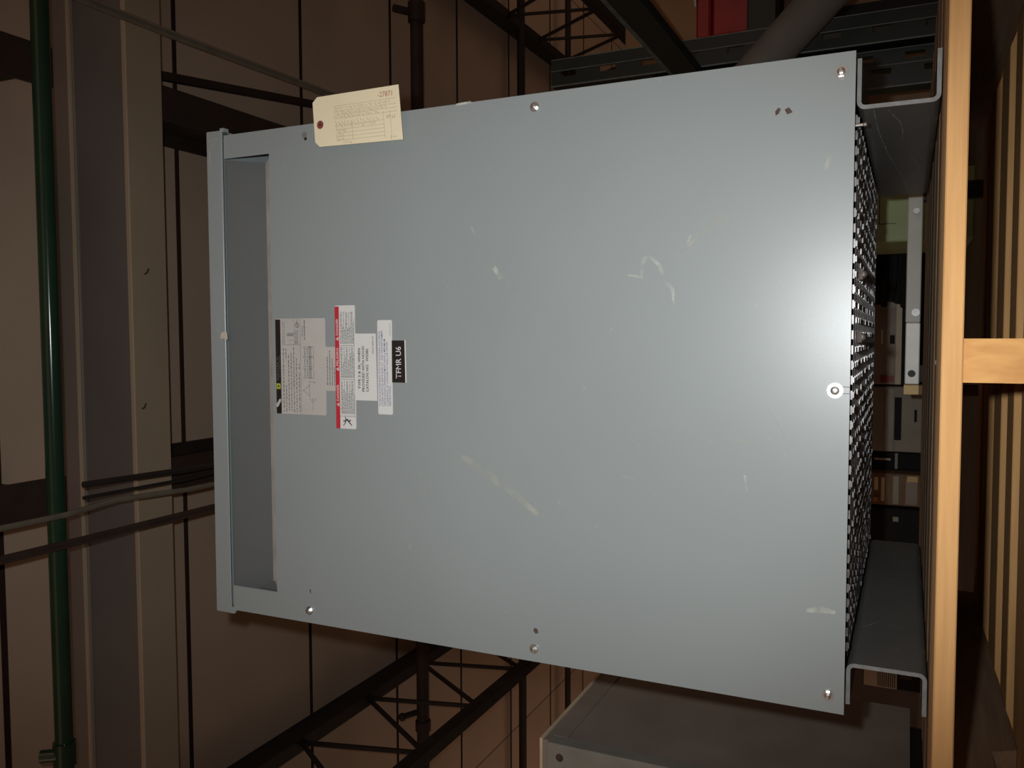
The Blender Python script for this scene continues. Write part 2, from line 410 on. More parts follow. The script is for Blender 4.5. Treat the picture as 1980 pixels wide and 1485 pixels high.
# screen underneath
mb = MB(); px, py = 0.0175, 0.0355
n = int(0.62 / py) + 1
for i in range(n + 1):
    yy = 0.018 + i * py
    mb.box(-0.317, 0.313, yy, yy + 0.012, -0.0018, 0.0026)
lip = random.Random(11)
for i in range(n):
    yy = 0.018 + i * py
    xx = -0.317 + 0.0072
    while xx < 0.305:
        if lip.random() < 0.8:
            h = lip.uniform(0.0004, 0.0022)
            mb.box(xx + 0.0018, xx + 0.0085, yy - 0.0006 + (0.0 if i else 0.004), yy + 0.0012 + (0.0 if i else 0.004), -0.0018 - h, 0.0)
        xx += px
x = -0.317
while x < 0.313:
    mb.box(x, x + 0.0072, 0.018, 0.642, -0.0017, 0.0025); x += px
mb.build('punched_screen', M['screen'], T, kind='stuff')
# core and windings inside, glimpsed through the screen
mb = MB()
for cx in (-0.2, 0.0, 0.2):
    mb.box(cx - 0.085, cx + 0.085, 0.16, 0.50, 0.06, 0.70, 0.03, 2)
mb.build('windings', M['coil'], T)
mb = MB().box(-0.31, 0.31, 0.25, 0.41, 0.02, 0.058, 0.004); mb.build('core_yoke', M['dullzinc'], T)
# screws on the front
def screw(x, z, r=0.0058, y=0.0, tilt=0.0):
    mb = MB()
    mb.cyl((x, y, z), (x, y - 0.0016, z), r * 1.35, 20)
    mb.cyl((x, y - 0.0016, z), (x, y - 0.0052, z), r * 0.92, 6)
    mb.ball((x, y - 0.0052, z), r * 0.75, (1, 0.35, 1))
    return mb.build('screw', M['zinc'], T)
for (x, z) in ((0.3626, 0.3913), (-0.3602, 0.7725), (-0.3619, 0.3935), (-0.3587, 0.0176)):
    screw(x, z, 0.0048)
screw(0.3577, 0.0151, 0.0058)
o = screw(-0.001, 0.0157, 0.0066); o['label'] = 'bright washer head screw at the bottom centre'
mb = MB().box(0.0028, 0.0034, -0.0006, 0.0004, 0.0, 0.013); mb.box(-0.0046, -0.0040, -0.0006, 0.0004, 0.0, 0.013)
mb.build('screw_slot', M['ink'], T)
mb = MB().cyl((0.3647, 0.0, 0.7672), (0.3647, -0.0008, 0.7672), 0.0045, 12); mb.build('empty_hole', M['dullzinc'], T)
mb = MB().cyl((0.3590, 0.0, 0.7655), (0.3590, -0.0006, 0.7655), 0.0026, 8); mb.build('empty_hole', M['blk_l'], T)
mb = MB()
for (x, z) in ((0.136, 0.006), (0.060, 0.006)):
    mb2 = MB().cyl((x, 0.075, -0.002), (x, 0.075, -0.008), 0.0075, 6); mb2.ball((x, 0.075, -0.008), 0.005)
    mb2.build('underside_bolt', M['zinc'], T)
mb = MB().cyl((0.3, 0.012, 0.003), (0.3, 0.012, -0.010), 0.0018, 8); mb.ball((0.3, 0.012, -0.010), 0.0028)
mb.build('protruding_screw', M['zinc'], T)
# feet: two channels, open side outwards
def channel(sx, xw, tip, label=None):
    r = 0.009; th = 0.0048; zt, zb = -0.0005, -0.0868
    out = [];
    def arc(cx, cz, rr, a0, a1, n=5): return [(cx + rr * math.cos(math.radians(a0 + (a1 - a0) * i / n)), cz + rr * math.sin(math.radians(a0 + (a1 - a0) * i / n))) for i in range(n + 1)]
    # right foot profile, web face at xw, flanges towards +x
    outer = [(tip, zt)] + arc(xw + r, zt - r, r, 90, 180) + arc(xw + r, zb + r, r, 180, 270) + [(tip, zb)]
    inner = [(tip, zb + th)] + arc(xw + r, zb + r, r - th, 270, 180) + arc(xw + r, zt - r, r - th, 180, 90) + [(tip, zt - th)]
    pr = outer + inner
    if sx < 0: pr = [(-(x), z) for x, z in pr]
    mb = MB(); y0, y1 = 0.020, 0.690
    for i in range(len(outer) - 1):
        o1, o2 = outer[i], outer[i + 1]; i1, i2 = inner[len(inner) - 1 - i], inner[len(inner) - 2 - i]
        q = [o1, o2, i2, i1]
        if sx < 0: q = [(-a, b) for a, b in q]
        va = [mb.bm.verts.new((a, y0, b)) for a, b in q]; vb = [mb.bm.verts.new((a, y1, b)) for a, b in q]
        mb.bm.faces.new(va); mb.bm.faces.new(vb)
        mb.bm.faces.new((va[0], va[1], vb[1], vb[0])); mb.bm.faces.new((va[2], va[3], vb[3], vb[2]))
        if i == 0: mb.bm.faces.new((va[0], va[3], vb[3], vb[0]))
        if i == len(outer) - 2: mb.bm.faces.new((va[1], va[2], vb[2], vb[1]))
    bmesh.ops.remove_doubles(mb.bm, verts=mb.bm.verts, dist=1e-6)
    for f in mb.bm.faces:
        if all(abs(v.co.y - y0) < 1e-4 for v in f.verts): f.material_index = 1
    o = mb.build('foot_channel', [M['foot'], M['edge']], T)
    return o
ch_r = channel(1, 0.3190, 0.3765)
ch_l = channel(-1, 0.3245, 0.3745)
def ribbon(pts, wd, y=None, x=None):
    mb = MB()
    P = [Vector(p) for p in pts]
    vs = []
    for i, p in enumerate(P):
        a = P[max(0, i - 1)]; b = P[min(len(P) - 1, i + 1)]
        d = (b - a).normalized(); nn = Vector((-d.y, d.x)) * wd / 2 * (0.5 if i in (0, len(P) - 1) else 1)
        for s_ in (1, -1):
            q = p + nn * s_
            vs.append(mb.bm.verts.new((q.x, y, q.y) if y is not None else (x, q.x, q.y)))
    for i in range(len(P) - 1): mb.bm.faces.new((vs[2 * i], vs[2 * i + 1], vs[2 * i + 3], vs[2 * i + 2]))
    return mb
# scratches on the foot webs
for pts in ([(0.03, -0.018), (0.15, -0.02), (0.3, -0.028), (0.5, -0.045), (0.68, -0.055)], [(0.03, -0.032), (0.10, -0.045), (0.16, -0.048), (0.2, -0.046)], [(0.30, -0.055), (0.4, -0.068), (0.44, -0.07)]):
    ribbon(pts, 0.0012, x=0.31885).build('scratch', M['scuff'], ch_r)
for pts in ([(0.16, -0.012), (0.19, -0.030)], [(0.185, -0.045), (0.175, -0.062)], [(0.33, -0.03), (0.31, -0.075)], [(0.4, -0.02), (0.42, -0.05)]):
    ribbon(pts, 0.0014, x=-0.32435).build('scratch', M['scuff'], ch_l)
# scuffs on the cover
SCF = [
 ([(0.175, 0.238), (0.165, 0.235), (0.158, 0.243), (0.136, 0.246), (0.139, 0.263)], 0.0050, 'scuff'),
 ([(0.162, 0.236), (0.15, 0.223), (0.132, 0.216), (0.119, 0.206), (0.1, 0.204)], 0.0045, 'scuff'),
 ([(0.213, 0.486), (0.202, 0.481)], 0.0035, 'scuff'),
 ([(0.153, 0.52), (0.131, 0.524), (0.117, 0.512)], 0.0022, 'scuff_soft'),
 ([(0.164, 0.444), (0.139, 0.437), (0.118, 0.411), (0.104, 0.408)], 0.0035, 'scuff_soft'),
 ([(0.156, 0.452), (0.140, 0.441)], 0.012, 'scuff'),
 ([(0.176, 0.188), (0.185, 0.184)], 0.004, 'scuff'),
 ([(0.16, 0.20), (0.19, 0.169), (0.207, 0.147), (0.198, 0.141)], 0.007, 'scuff_soft'),
 ([(-0.1, 0.514), (-0.12, 0.473), (-0.136, 0.45), (-0.148, 0.426), (-0.177, 0.388)], 0.012, 'scuff_soft'),
 ([(-0.160, 0.415), (-0.173, 0.392)], 0.014, 'scuff'),
 ([(-0.117, 0.269), (-0.12, 0.252)], 0.002, 'scuff'),
 ([(-0.131, 0.231), (-0.156, 0.214)], 0.004, 'scuff_soft'),
 ([(0.275, 0.023), (0.261, 0.027), (0.238, 0.034)], 0.005, 'scuff'),
 ([(-0.115, 0.578), (-0.17, 0.561)], 0.005, 'scuff_soft'),
 ([(-0.106, 0.116), (-0.125, 0.113)], 0.006, 'scuff'),
 ([(-0.262, 0.043), (-0.258, 0.028), (-0.26, 0.011)], 0.008, 'scuff'),
 ([(-0.018, 0.093), (-0.06, 0.069)], 0.003, 'scuff_soft'),
 ([(-0.058, 0.141), (-0.079, 0.069)], 0.004, 'scuff_soft'),
]
for i, (pts, wd, mt) in enumerate(SCF):
    ribbon(pts, wd, y=-0.00025 - 0.00002 * i).build('scuff', M[mt], cover)
ribbon([(0.373, 0.939), (0.358, 0.952), (0.327, 0.951)], 0.002, y=-0.0038).build('scuff', M['scuff'], lid)
ribbon([(0.376, 0.932), (0.372, 0.954)], 0.004, y=-0.0038).build('scuff', M['scuff'], lid)
ribbon([(0.079, 0.945), (0.071, 0.941)], 0.004, y=-0.0038).build('scuff', M['scuff'], lid)
for pl in ([(0.3225, 0.0865), (0.3265, 0.083), (0.3245, 0.080), (0.3195, 0.0825), (0.3175, 0.086)], [(0.3235, 0.076), (0.3255, 0.071), (0.3195, 0.067), (0.3175, 0.073)],
           [(-0.333, 0.3935), (-0.338, 0.3945), (-0.341, 0.391), (-0.339, 0.387), (-0.334, 0.389)], [(-0.327, 0.772), (-0.333, 0.771), (-0.333, 0.7695), (-0.327, 0.7695)]):
    MB().prism(pl, -0.0003, -0.0001).build('rust_mark', M['rust'], cover)
mb = MB().prism([(-0.3385, 0.8385), (-0.3235, 0.8445), (-0.3385, 0.877)], 0.0045, 0.0052); mb.build('slot_corner_shade', M['baffle'], T)  # dark sheet standing in for the unlit gap at the slot's left corner

# ---------------------------------------------------------------- labels (each a part of the transformer)
def sheet(name, poly, y, material, label=None, parent=T):
    mb = MB().prism(poly, y, y + 0.0003)
    o = mb.build(name, material, parent)
    if label: o['label'] = label
    return o
def shear(poly): return poly
rng = random.Random(3)
def dashes(bm, x0, x1, z, h, y, wmin=0.0012, wmax=0.006, gap=0.0007, fill=1.0):
    x = x0
    while x < x1 - 0.0008:
        w_ = rng.uniform(wmin, wmax)
        if x + w_ > x1: w_ = x1 - x
        if rng.random() < fill:
            hh = h * rng.uniform(0.75, 1.0)
            v = [bm.verts.new(c) for c in ((x, y, z), (x + w_, y, z), (x + w_, y, z + hh), (x, y, z + hh))]
            bm.faces.new(v)
        x += w_ + gap * rng.uniform(0.8, 1.8)
def line(bm, x0, z0, x1, z1, wd, y):
    a = Vector((x0, z0)); b = Vector((x1, z1)); d = (b - a).normalized(); nn = Vector((-d.y, d.x)) * wd / 2
    v = [bm.verts.new((p.x, y, p.y)) for p in (a - nn, b - nn, b + nn, a + nn)]; bm.faces.new(v)

# nameplate
np_ = sheet('nameplate', rrect(-0.0560, 0.0908, 0.7345, 0.8290, 0.002), -0.0006, M['plate'], 'silver foil nameplate with wiring diagram and black header')
sheet('nameplate_header', rrect(-0.0560, 0.0895, 0.8195, 0.8290, 0.0015), -0.0009, M['blk_l'], 'black header strip', np_)
bm = bmesh.new()
text_into(bm, 'SQUARE D', 0.0 - 0.0045, 0.8238, 0.0042, -0.00125, width=0.036)
dashes(bm, 0.0, 0.034, 0.8208, 0.0009, -0.00125, 0.002, 0.005)
obj('header_text', bm, M['ink_soft'], np_)
bm = bmesh.new()
def disc(bm, x, z, rx, rz, y, n=14, rot=0):
    v = [bm.verts.new((x + rx * math.cos(a) * math.cos(rot) - rz * math.sin(a) * math.sin(rot), y, z + rx * math.cos(a) * math.sin(rot) + rz * math.sin(a) * math.cos(rot))) for a in [2 * math.pi * i / n for i in range(n)]]
    bm.faces.new(v)
disc(bm, -0.0415, 0.8260, 0.0050, 0.0026, -0.00125, rot=-0.5); disc(bm, -0.0368, 0.8228, 0.0045, 0.0024, -0.00130, rot=-0.5)
obj('maker_emblem', bm, M['plate'], np_)
mb = MB(); mb.prism([(-0.0178, 0.8205), (-0.0092, 0.8205), (-0.0092, 0.8282), (-0.0178, 0.8282)], -0.0013, -0.0011)
mb.build('square_emblem', M['yel'], np_)
mb = MB(); mb.prism([(-0.0148, 0.8229), (-0.0121, 0.8229), (-0.0121, 0.8256), (-0.0148, 0.8256)], -0.0015, -0.0013)
mb.build('square_emblem_centre', M['blk_l'], np_)
bm = bmesh.new(); Y = -0.0010
for (z, x0, x1) in ((0.8135, -0.053, 0.047), (0.8085, -0.053, -0.01), (0.8085, 0.03, 0.045), (0.8035, -0.051, 0.036), (0.7985, -0.051, 0.038), (0.7935, -0.053, 0.047), (0.7885, -0.053, 0.03), (0.7830, -0.052, 0.008), (0.7830, 0.013, 0.022)):
    dashes(bm, x0, x1, z, 0.0018, Y, 0.0015, 0.006, 0.0012)
for z in (0.8145, 0.8115): dashes(bm, 0.052, 0.086, z, 0.0010, Y)
for z in (0.7900, 0.7875, 0.7852): dashes(bm, 0.052, 0.073, z, 0.0012, Y)
dashes(bm, 0.058, 0.089, 0.7722, 0.0020, Y, 0.003, 0.007); dashes(bm, 0.063, 0.080, 0.7765, 0.0012, Y)
# cell borders
line(bm, 0.0505, 0.7810, 0.0505, 0.8165, 0.0005, Y); line(bm, -0.0555, 0.7810, 0.0905, 0.7810, 0.0005, Y); line(bm, 0.0505, 0.7925, 0.0905, 0.7925, 0.0005, Y)
for i in range(8): line(bm, 0.0635 + i * 0.0, 0.7945 + i * 0.0016, 0.0690, 0.7945 + i * 0.0016, 0.0008, Y)
line(bm, 0.0575, 0.7945, 0.0575, 0.8040, 0.0005, Y)
line(bm, 0.0655, 0.7950, 0.0655, 0.8095, 0.0004, Y)
# approval mark
for k in range(10):
    a = 2 * math.pi * k / 10; b = 2 * math.pi * (k + 1) / 10
    line(bm, 0.0805 + 0.0038 * math.cos(a), 0.7868 + 0.0034 * math.sin(a), 0.0805 + 0.0038 * math.cos(b), 0.7868 + 0.0034 * math.sin(b), 0.0010, Y)
line(bm, 0.0765, 0.7868, 0.0895, 0.7868, 0.0008, Y); line(bm, 0.0790, 0.7850, 0.0830, 0.7888, 0.0008, Y)
# wiring diagram: star, delta and three windings
for (x0, z0, x1, z1) in ((-0.0500, 0.7590, -0.0370, 0.7590), (-0.0370, 0.7590, -0.0330, 0.7635), (-0.0370, 0.7590, -0.0320, 0.7590), (-0.0370, 0.7590, -0.0330, 0.7545),
                         (-0.0270, 0.7650, -0.0190, 0.7760), (-0.0190, 0.7760, -0.0110, 0.7655), (-0.0270, 0.7650, -0.0110, 0.7655), (-0.0120, 0.7655, -0.0040, 0.7650), (-0.0070, 0.7560, -0.0050, 0.7650)):
    line(bm, x0, z0, x1, z1, 0.00055, Y)
for (x, z) in ((-0.0322, 0.7640), (-0.0312, 0.7590), (-0.0322, 0.7540), (-0.0190, 0.7765), (-0.0285, 0.7645), (-0.0110, 0.7655), (-0.0065, 0.7550)): disc(bm, x, z, 0.0009, 0.0009, Y, 8)
for x0 in (0.0, 0.0170, 0.0330):
    line(bm, x0, 0.7560, x0, 0.7770, 0.0006, Y); line(bm, x0 + 0.014, 0.7560, x0 + 0.014, 0.7770, 0.0006, Y)
    dashes(bm, x0 + 0.001, x0 + 0.0135, 0.7722, 0.0018, Y, 0.001, 0.002, 0.0006); dashes(bm, x0 + 0.002, x0 + 0.0125, 0.7675, 0.0018, Y, 0.001, 0.002, 0.0005)
    dashes(bm, x0 + 0.001, x0 + 0.0135, 0.7560, 0.0013, Y, 0.001, 0.002, 0.0012)
    for j in range(3): line(bm, x0 - 0.0005, 0.7615 + j * 0.0017, x0 + 0.0160, 0.7615 + j * 0.0017, 0.0008, Y)
obj('nameplate_print', bm, M['ink_soft'], np_)
# secondary clear sticker
st = sheet('small_notice', [(-0.0185, 0.7150), (0.0475, 0.7150), (0.0475, 0.7345), (-0.0185, 0.7345)], -0.0004, M['plate'])
bm = bmesh.new()
for z, x0, x1 in ((0.7305, -0.010, 0.034), (0.7260, -0.010, 0.042), (0.7215, -0.010, 0.030), (0.7175, -0.010, 0.018)): dashes(bm, x0, x1, z, 0.0017, -0.0008, 0.002, 0.006)
obj('small_notice_print', bm, M['ink_soft'], st)
# long danger label
dl = sheet('danger_label', rrect(-0.0745, 0.1090, 0.6800, 0.7162, 0.0022), -0.0009, M['white'], 'long white and red three part danger label')
sheet('red_band', rrect(-0.0745, 0.1075, 0.7088, 0.7162, 0.0012), -0.0012, M['red_l'], 'red band', dl)
bm = bmesh.new()
for txt, x in (('DANGER', -0.0335), ('PELIGRO', 0.0280 - 0.009), ('DANGER', 0.0645)):
    text_into(bm, txt, x, 0.7102, 0.0056, -0.00155, width=0.0245 if txt == 'DANGER' else 0.0265, thick=0.00006)
for x in (-0.0385, 0.0145, 0.0595):
    v = [bm.verts.new((a, -0.00155, b)) for a, b in ((x - 0.0030, 0.7098), (x + 0.0030, 0.7098), (x, 0.7150))]; bm.faces.new(v)
obj('band_lettering', bm, M['white'], dl)
bm = bmesh.new()
for x in (-0.0385, 0.0145, 0.0595): line(bm, x, 0.7113, x, 0.7135, 0.0008, -0.0018); disc(bm, x, 0.7106, 0.0004, 0.0004, -0.0018, 6)
obj('warning_marks', bm, M['red_l'], dl)
bm = bmesh.new(); Y = -0.0013
secs = ((-0.0520, -0.0030), (0.0015, 0.0480), (0.0520, 0.0995))
for (a, b) in secs:
    for i in range(13):
        z = 0.7055 - i * 0.0019
        full = b if i % 5 in (0, 1, 3) else a + (b - a) * rng.uniform(0.45, 0.8)
        dashes(bm, a, full, z, 0.00085, Y, 0.002, 0.006, 0.0006)
    for i in range(5): disc(bm, a - 0.0022, 0.7050 - i * 0.0045, 0.0005, 0.0005, Y, 6)
for x in (-0.0010, 0.0495, -0.0560): line(bm, x, 0.6805, x, 0.7085, 0.0004, Y)
line(bm, -0.0560, 0.6818, 0.090, 0.6818, 0.0004, Y)
obj('danger_label_print', bm, M['ink'], dl)
bm = bmesh.new()   # shocked figure pictogram
for (x0, z0, x1, z1, wd) in ((-0.0640, 0.7000, -0.0600, 0.6962, 0.0020), (-0.0600, 0.6962, -0.0635, 0.6935, 0.0022), (-0.0635, 0.6935, -0.0665, 0.6905, 0.0018), (-0.0635, 0.6935, -0.0610, 0.6895, 0.0016),
                             (-0.0625, 0.6985, -0.0565, 0.6995, 0.0013), (-0.0640, 0.6985, -0.0700, 0.7030, 0.0012), (-0.0665, 0.6905, -0.0695, 0.6880, 0.0014)):
    line(bm, x0, z0, x1, z1, wd, Y)
disc(bm, -0.0628, 0.7018, 0.0013, 0.0013, Y, 10)
obj('hazard_figure', bm, M['ink'], dl)
# white type label
tl = sheet('hood_label', [(-0.0313, 0.6425), (0.0672, 0.6442), (0.0672, 0.6802), (-0.0313, 0.6802)], -0.0006, M['white'], 'white sticker about the weather hood')
bm = bmesh.new()
text_into(bm, 'TYPE 3 & 3R, WHEN', -0.0145, 0.6715, 0.0058, -0.001, width=0.0600, thick=0.00009)
text_into(bm, 'PROVIDED WITH HOOD', -0.0185, 0.6645, 0.0058, -0.001, width=0.0670, thick=0.00009)
text_into(bm, 'CATALOG NO.  WS380.', -0.0185, 0.6575, 0.0058, -0.001, width=0.0640, thick=0.00009)
text_into(bm, '40605-8005-07', 0.0370, 0.6480, 0.0034, -0.001, width=0.0265)
obj('hood_label_text', bm, M['ink'], tl)
# ventilation label
vl = sheet('clearance_label', rrect(-0.0507, 0.0866, 0.6157, 0.6410, 0.0026), -0.0010, M['white'], 'white rounded sticker with blue clearance notice')
bm = bmesh.new()
for i, (s_, wd) in enumerate((('TO BE IN ACCORDANCE WITH THE NATIONAL ELECTRICAL', 0.1095), ('CODE ARTICLE 450-9 AND 21. THE TRANSFORMER', 0.1095), ('VENTILATION OPENINGS MUST HAVE A MINIMUM', 0.0975), ('CLEARANCE OF 2 INCHES TO WALL OR OTHER', 0.0935), ('OBSTRUCTIONS.', 0.0300))):
    text_into(bm, s_, -0.0385, 0.6362 - i * 0.0044, 0.0042, -0.00145, width=wd, thick=0.00005)
text_into(bm, '43500-006-01', 0.0640, 0.6180, 0.0026, -0.00145, width=0.018)
obj('clearance_text', bm, M['ink_blue'], vl)
# engraved unit plate
ul = sheet('unit_plate', [(-0.0035, 0.5940), (0.0570, 0.5950), (0.0570, 0.6160), (-0.0035, 0.6160)], -0.0016, M['blk_l'], 'black engraved plate reading TFMR U6')
sheet('unit_plate_edge', [(-0.0035, 0.5918), (0.0575, 0.5928), (0.0575, 0.5948), (-0.0035, 0.5938)], -0.0014, M['white'], 'white bevelled edge', ul)
bm = bmesh.new(); text_into(bm, 'TFMR U6', 0.0022, 0.6005, 0.0125, -0.0020, width=0.0460, thick=0.00012)
obj('unit_plate_text', bm, M['white'], ul)
# torn scrap stuck to the lid
mb = MB().prism([(0.0655, 0.9360), (0.0710, 0.9330), (0.0705, 0.9260), (0.0700, 0.9225), (0.0585, 0.9210), (0.0590, 0.9250), (0.0610, 0.9300), (0.0590, 0.9345), (0.0610, 0.9362)], -0.0058, -0.0053)
mb.build('torn_sticker', M['torn'], T, label='torn pale scrap of sticker on the lid hem')
mb = MB().prism([(0.3775, 0.508), (0.3805, 0.508), (0.3815, 0.486), (0.3785, 0.484)], -0.0008, -0.0002); mb.build('paint_chip', M['scuff'], cover)

# ---------------------------------------------------------------- inventory tag
tg = thing('paper_tag', 'manila inventory tag with brown eyelet overlapping the top right edge of the transformer', 'tag', (0.372, -0.014, 0.585))
poly = [(0.3372, 0.5854), (0.4134, 0.5920), (0.4126, 0.7323), (0.4052, 0.7405), (0.3480, 0.7368), (0.3405, 0.7285)]
MB().prism(poly, -0.0142, -0.0138).build('card', M['manila'], tg)
bm = bmesh.new(); disc(bm, 0.3722, 0.7270, 0.0060, 0.0058, -0.0146, 20); obj('eyelet', bm, M['ring'], tg)
bm = bmesh.new(); disc(bm, 0.3722, 0.7270, 0.0014, 0.0014, -0.0149, 10); obj('eyelet_hole', bm, M['blk_l'], tg)
def txz(u, v): # tag coordinates: u 0..1 along the number direction (down), v 0..1 from upper edge to lower edge
    a = Vector((0.4128, 0.7345)); b = Vector((0.4134, 0.5920)); c = Vector((0.3385, 0.7285)); d = Vector((0.3372, 0.5854))
    p = (a * (1 - u) + b * u) * (1 - v) + (c * (1 - u) + d * u) * v
    return p
bm = bmesh.new(); Y = -0.0146
def tline(u0, v0, u1, v1, wd=0.0004):
    p, q = txz(u0, v0), txz(u1, v1); line(bm, p.x, p.y, q.x, q.y, wd, Y)
for v in (0.23, 0.33, 0.40, 0.47): tline(0.22, v, 0.96, v - 0.0)
for v in (0.60, 0.68, 0.75, 0.82, 0.89): tline(0.22, v, 0.80, v)
tline(0.80, 0.45, 0.80, 0.95); tline(0.88, 0.45, 0.88, 0.95); tline(0.42, 0.55, 0.42, 0.9)
for (v, u0, u1, k) in ((0.27, 0.22, 0.9, 26), (0.36, 0.22, 0.85, 24), (0.43, 0.2, 0.75, 20), (0.55, 0.22, 0.75, 14), (0.62, 0.22, 0.72, 18), (0.70, 0.22, 0.36, 6), (0.78, 0.22, 0.32, 4), (0.86, 0.22, 0.32, 4), (0.93, 0.3, 0.42, 5)):
    for i in range(k):
        u = u0 + (u1 - u0) * i / k
        tline(u, v + rng.uniform(-0.03, 0.0), u + rng.uniform(0.0, 0.025), v + rng.uniform(0.01, 0.045), 0.0006)
for (u0, v0, u1, v1) in ((0.84, 0.52, 0.84, 0.58), (0.84, 0.58, 0.87, 0.52), (0.87, 0.52, 0.87, 0.58), (0.90, 0.53, 0.90, 0.58), (0.90, 0.58, 0.93, 0.58), (0.93, 0.58, 0.93, 0.52), (0.87, 0.9, 0.87, 0.97), (0.9, 0.93, 0.93, 0.93)):
    tline(u0, v0, u1, v1, 0.0007)
obj('pencil_writing', bm, M['pencil'], tg)
# printed number, reading down the upper edge
cu = bpy.data.curves.new('t', 'FONT'); cu.body = '-27871'; cu.size = 0.0105; cu.resolution_u = 2
ob = bpy.data.objects.new('t', cu); COL.objects.link(ob); dg = bpy.context.evaluated_depsgraph_get(); dg.update()
me = bpy.data.meshes.new_from_object(ob.evaluated_get(dg)); bm = bmesh.new(); bm.from_mesh(me)
wd = max(v.co.x for v in bm.verts)
for v in bm.verts:
    a, b = v.co.x * 0.024 / wd, v.co.y
    # reading direction is down the card, letter tops face the right edge
    v.co = Vector((0.3995 + b, -0.0147, 0.6265 - a))
bpy.data.objects.remove(ob)
obj('printed_number', bm, M['redink'], tg)

# ================================================================ PALLET UNDER THE TRANSFORMER
PZ = -0.0875; BT = 0.0185
pal = thing('wooden_pallet', 'wooden pallet with bright orange front board under the transformer', 'pallet', (0.022, 0.44, F), math.radians(1.6))
ZS = PZ - BT              # underside of top boards
ZB = F + 0.019            # top of bottom boards
def boards(spans, z0, z1, material, nm, x0=-0.515, x1=0.56, first=None):
    for i, (a, b) in enumerate(spans):
        jit = random.uniform(-0.004, 0.004)
        mm = first if (first and i == 0) else material
        MB().box(x0 + jit, x1 + jit, a, b, z0, z1 - (0.0006 if i else 0), 0.0012).build(nm, mm, pal)
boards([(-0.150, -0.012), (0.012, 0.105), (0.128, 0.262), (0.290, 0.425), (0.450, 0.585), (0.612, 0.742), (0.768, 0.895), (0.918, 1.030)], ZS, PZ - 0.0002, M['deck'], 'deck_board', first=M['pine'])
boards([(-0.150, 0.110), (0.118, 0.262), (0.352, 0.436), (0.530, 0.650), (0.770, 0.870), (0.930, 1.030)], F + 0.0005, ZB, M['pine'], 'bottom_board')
def stringer(xa, xb, mm, notch=False):
    z0, z1 = ZB + 0.0003, ZS - 0.0003
    pr = [(-0.146, z0), (1.028, z0), (1.028, z1), (-0.146, z1)]
    if notch: pr = [(-0.146, z0), (-0.02, z0), (0.0, z0 + 0.028), (0.185, z0 + 0.030), (0.205, z0), (1.028, z0), (1.028, z1), (-0.146, z1)]
    mb = MB()
    a = [mb.bm.verts.new((xa, yy, zz)) for yy, zz in pr]; b = [mb.bm.verts.new((xb, yy, zz)) for yy, zz in pr]
    mb.bm.faces.new(a); mb.bm.faces.new(b[::-1])
    for i in range(len(pr)): mb.bm.faces.new((a[i], b[i], b[(i + 1) % len(pr)], a[(i + 1) % len(pr)]))
    return mb.build('stringer', mm, pal)
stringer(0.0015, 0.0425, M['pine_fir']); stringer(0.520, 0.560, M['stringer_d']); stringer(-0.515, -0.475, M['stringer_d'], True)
bm = bmesh.new(); bmesh.ops.create_cone(bm, cap_ends=True, segments=8, radius1=0.003, radius2=0.003, depth=0.001, matrix=Matrix.Translation((0.02, 0.04, PZ - 0.0006)))
obj('nail_head', bm, M['dullzinc'], pal)

# ================================================================ CABINET AT THE LEFT
X = -0.746
cb = thing('steel_cabinet', 'dusty dark grey open fronted steel cabinet left of the transformer', 'cabinet', (-1.2, 0.73, F))
lean = 0.0
MB().box(X - 0.003, X, 0.512, 0.955, -0.078, 0.575).build('side_panel', M['cabside'], cb)
MB().box(X - 0.85, X + 0.006, 0.486, 0.962, 0.588, 0.5945, 0.001).build('top_sheet', M['cabtop'], cb, label='top sheet with its lit rim painted tan')
MB().box(X - 0.85, X + 0.002, 0.490, 0.96, 0.5755, 0.588, 0.001).build('top_rim', M['cabside'], cb)
mb = MB().box(X - 0.001, X + 0.004, 0.514, 0.95, 0.545, 0.5755); mb.build('side_ledge', M['cabside'], cb)
MB().box(X - 0.050, X + 0.0045, 0.478, 0.512, -0.078, 0.5755, 0.0015).build('front_stile', M['cabframe'], cb, label='lighter grey front stile')
MB().box(X - 0.85, X - 0.050, 0.480, 0.512, 0.533, 0.5755, 0.0015).build('top_rail', M['cabframe'], cb, label='lighter grey top rail')
MB().box(X - 0.85, X - 0.003, 0.950, 0.955, -0.078, 0.575).build('back_panel', M['black'], cb)
MB().box(X - 0.85, X - 0.003, 0.512, 0.95, -0.078, -0.070).build('bottom_panel', M['cabside'], cb)
MB().box(X - 0.85, X - 0.845, 0.512, 0.95, -0.07, 0.575).build('far_side_panel', M['cabside'], cb)
for xx in (X - 0.06, X - 0.80): MB().box(xx - 0.03, xx + 0.03, 0.55, 0.93, F, -0.0785).build('skid_runner', M['steel_b'], cb)
mb = MB().cyl((X - 0.022, 0.4778, 0.548), (X - 0.022, 0.4772, 0.548), 0.008, 12); mb.build('rust_spot', M['rust'], cb)

